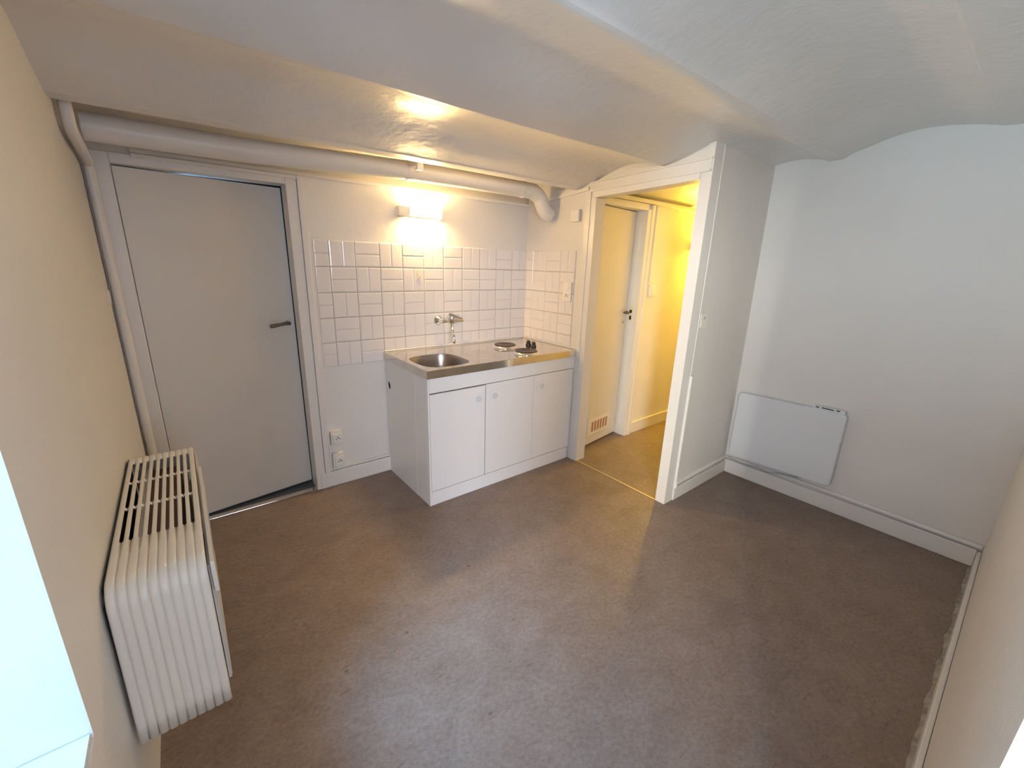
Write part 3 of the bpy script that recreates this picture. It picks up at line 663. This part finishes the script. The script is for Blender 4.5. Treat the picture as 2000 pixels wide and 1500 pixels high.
# ------------------------------------------------------------------ ribbed convector heater on the left wall
gh = thing('convector_heater', 'ribbed cream convector heater with slotted top on the left wall', 'heater', (-2.38, -1.08, 0.28))
NR = 10; XB, XF = 0.007, 0.198                 # distance from the wall: back edge, front edge
us = []                                         # (u, height, slot column or -1)
pitch = (XF-XB)/NR
for r in range(NR):
    for k, (t_, h_) in enumerate([(0.0, 0.0), (0.12, 0.0035), (0.25, 0.0055), (0.5, 0.0065), (0.75, 0.0055), (0.88, 0.0035)]):
        us.append(XB+pitch*(r+t_-0.0)); 
us.append(XF)
def rib(u):
    q = ((u-XB)/pitch) % 1.0; return 0.0050*(1-abs(2*q-1)**4.0)
# slots are centred on the grooves between the ribs
def slotcol(u):
    g_ = (u-XB)/pitch; k = round(g_)
    return k if 1 <= k <= NR-1 and abs(g_-k) < 0.235 else 0
ulist = []
for r in range(NR):
    ulist += [XB+pitch*(r+t_) for t_ in (0.0, 0.08, 0.23, 0.36, 0.5, 0.64, 0.77, 0.92)]
ulist.append(XF)
R_ = 0.055; pathyz = []
YA, YB_, Z0, Z1 = -0.640, -1.525, 0.285, 0.700
pathyz += [(YA, Z0+(Z1-R_-Z0)*k/4, (1, 0)) for k in range(5)]
for k in range(1, 8):
    a = math.radians(90*k/8); pathyz.append((YA-R_+R_*math.cos(a), Z1-R_+R_*math.sin(a), (math.cos(a), math.sin(a))))
SL = [(-0.735, -0.895), (-0.910, -1.080), (-1.095, -1.280)]
yb_ = []
for s0, s1 in SL: yb_ += [s0, s0-0.004, s1+0.004, s1]
ylist = [YA-R_]+yb_+[-1.35, -1.42]
pathyz += [(y, Z1, (0, 1)) for y in ylist]
lean = 0.030
for k in range(0, 9):
    a = math.radians(90*k/8); pathyz.append((YB_+R_+lean-R_*math.sin(a), Z1-R_+R_*math.cos(a), (-math.sin(a), math.cos(a))))
pathyz += [(YB_+lean-lean*k/6, Z1-R_-(Z1-R_-Z0)*k/6, (-1, 0.07)) for k in range(1, 7)]
bm = BM(); grid = []
for (y, z, nrm) in pathyz:
    row = []
    for u in ulist:
        h = rib(u); yy, zz = y+nrm[0]*h, z+nrm[1]*h
        row.append(bm.verts.new((XL(y)+u, yy, zz)))
    grid.append(row)
for i in range(len(grid)-1):
    ym = (pathyz[i][0]+pathyz[i+1][0])/2; top = abs(pathyz[i][1]-Z1) < 1e-6 and abs(pathyz[i+1][1]-Z1) < 1e-6
    for j in range(len(ulist)-1):
        um = (ulist[j]+ulist[j+1])/2
        if top and slotcol(um) and any(s1 < ym < s0 for s0, s1 in SL):
            continue
        bm.faces.new((grid[i][j], grid[i][j+1], grid[i+1][j+1], grid[i+1][j]))
casing = obj('casing', bm, 'heater', gh, smooth=True)
sm = casing.modifiers.new('thickness', 'SOLIDIFY'); sm.thickness = 0.0025; sm.offset = -1
def fr(u, y): return XL(y)+u
def sk_box(bm, u0, u1, y0, y1, z0, z1):
    prism(bm, [(fr(u0, y0), y0), (fr(u1, y0), y0), (fr(u1, y1), y1), (fr(u0, y1), y1)], z0, z1)
bm = BM(); sk_box(bm, 0.1985, 0.2045, -0.650, -1.47, 0.30, 0.672); sk_box(bm, 0.2048, 0.214, -0.86, -1.485, 0.60, 0.690)
obj('front_panel', bm, 'heater', gh)
bm = BM(); sk_box(bm, 0.2048, 0.2065, -0.86, -1.472, 0.31, 0.598); obj('lower_panel', bm, 'lam', gh)
bm = BM(); sk_box(bm, 0.001, 0.0060, -0.645, -1.450, 0.300, 0.688); sk_box(bm, 0.001, 0.0060, -1.450, -1.480, 0.300, 0.655); obj('back_plate', bm, 'black', gh)  # black sheets stand in for the shadow gap between casing and wall
bm = BM(); sk_box(bm, 0.066, 0.150, -0.72, -1.30, 0.36, 0.655)
ex = obj('heat_exchanger', bm, 'fin', gh)
bm = BM(); sk_box(bm, 0.052, 0.060, -0.70, -1.32, 0.33, 0.668); obj('baffle', bm, 'heater', gh)
bm = BM(); sk_box(bm, 0.0145, 0.195, -0.66, -1.50, 0.300, 0.305); obj('bottom_tray', bm, 'dark', gh)
bm = BM(); sk_box(bm, 0.176, 0.188, -0.885, -0.922, 0.675, 0.696); obj('valve_knob', bm, 'plastic', gh)
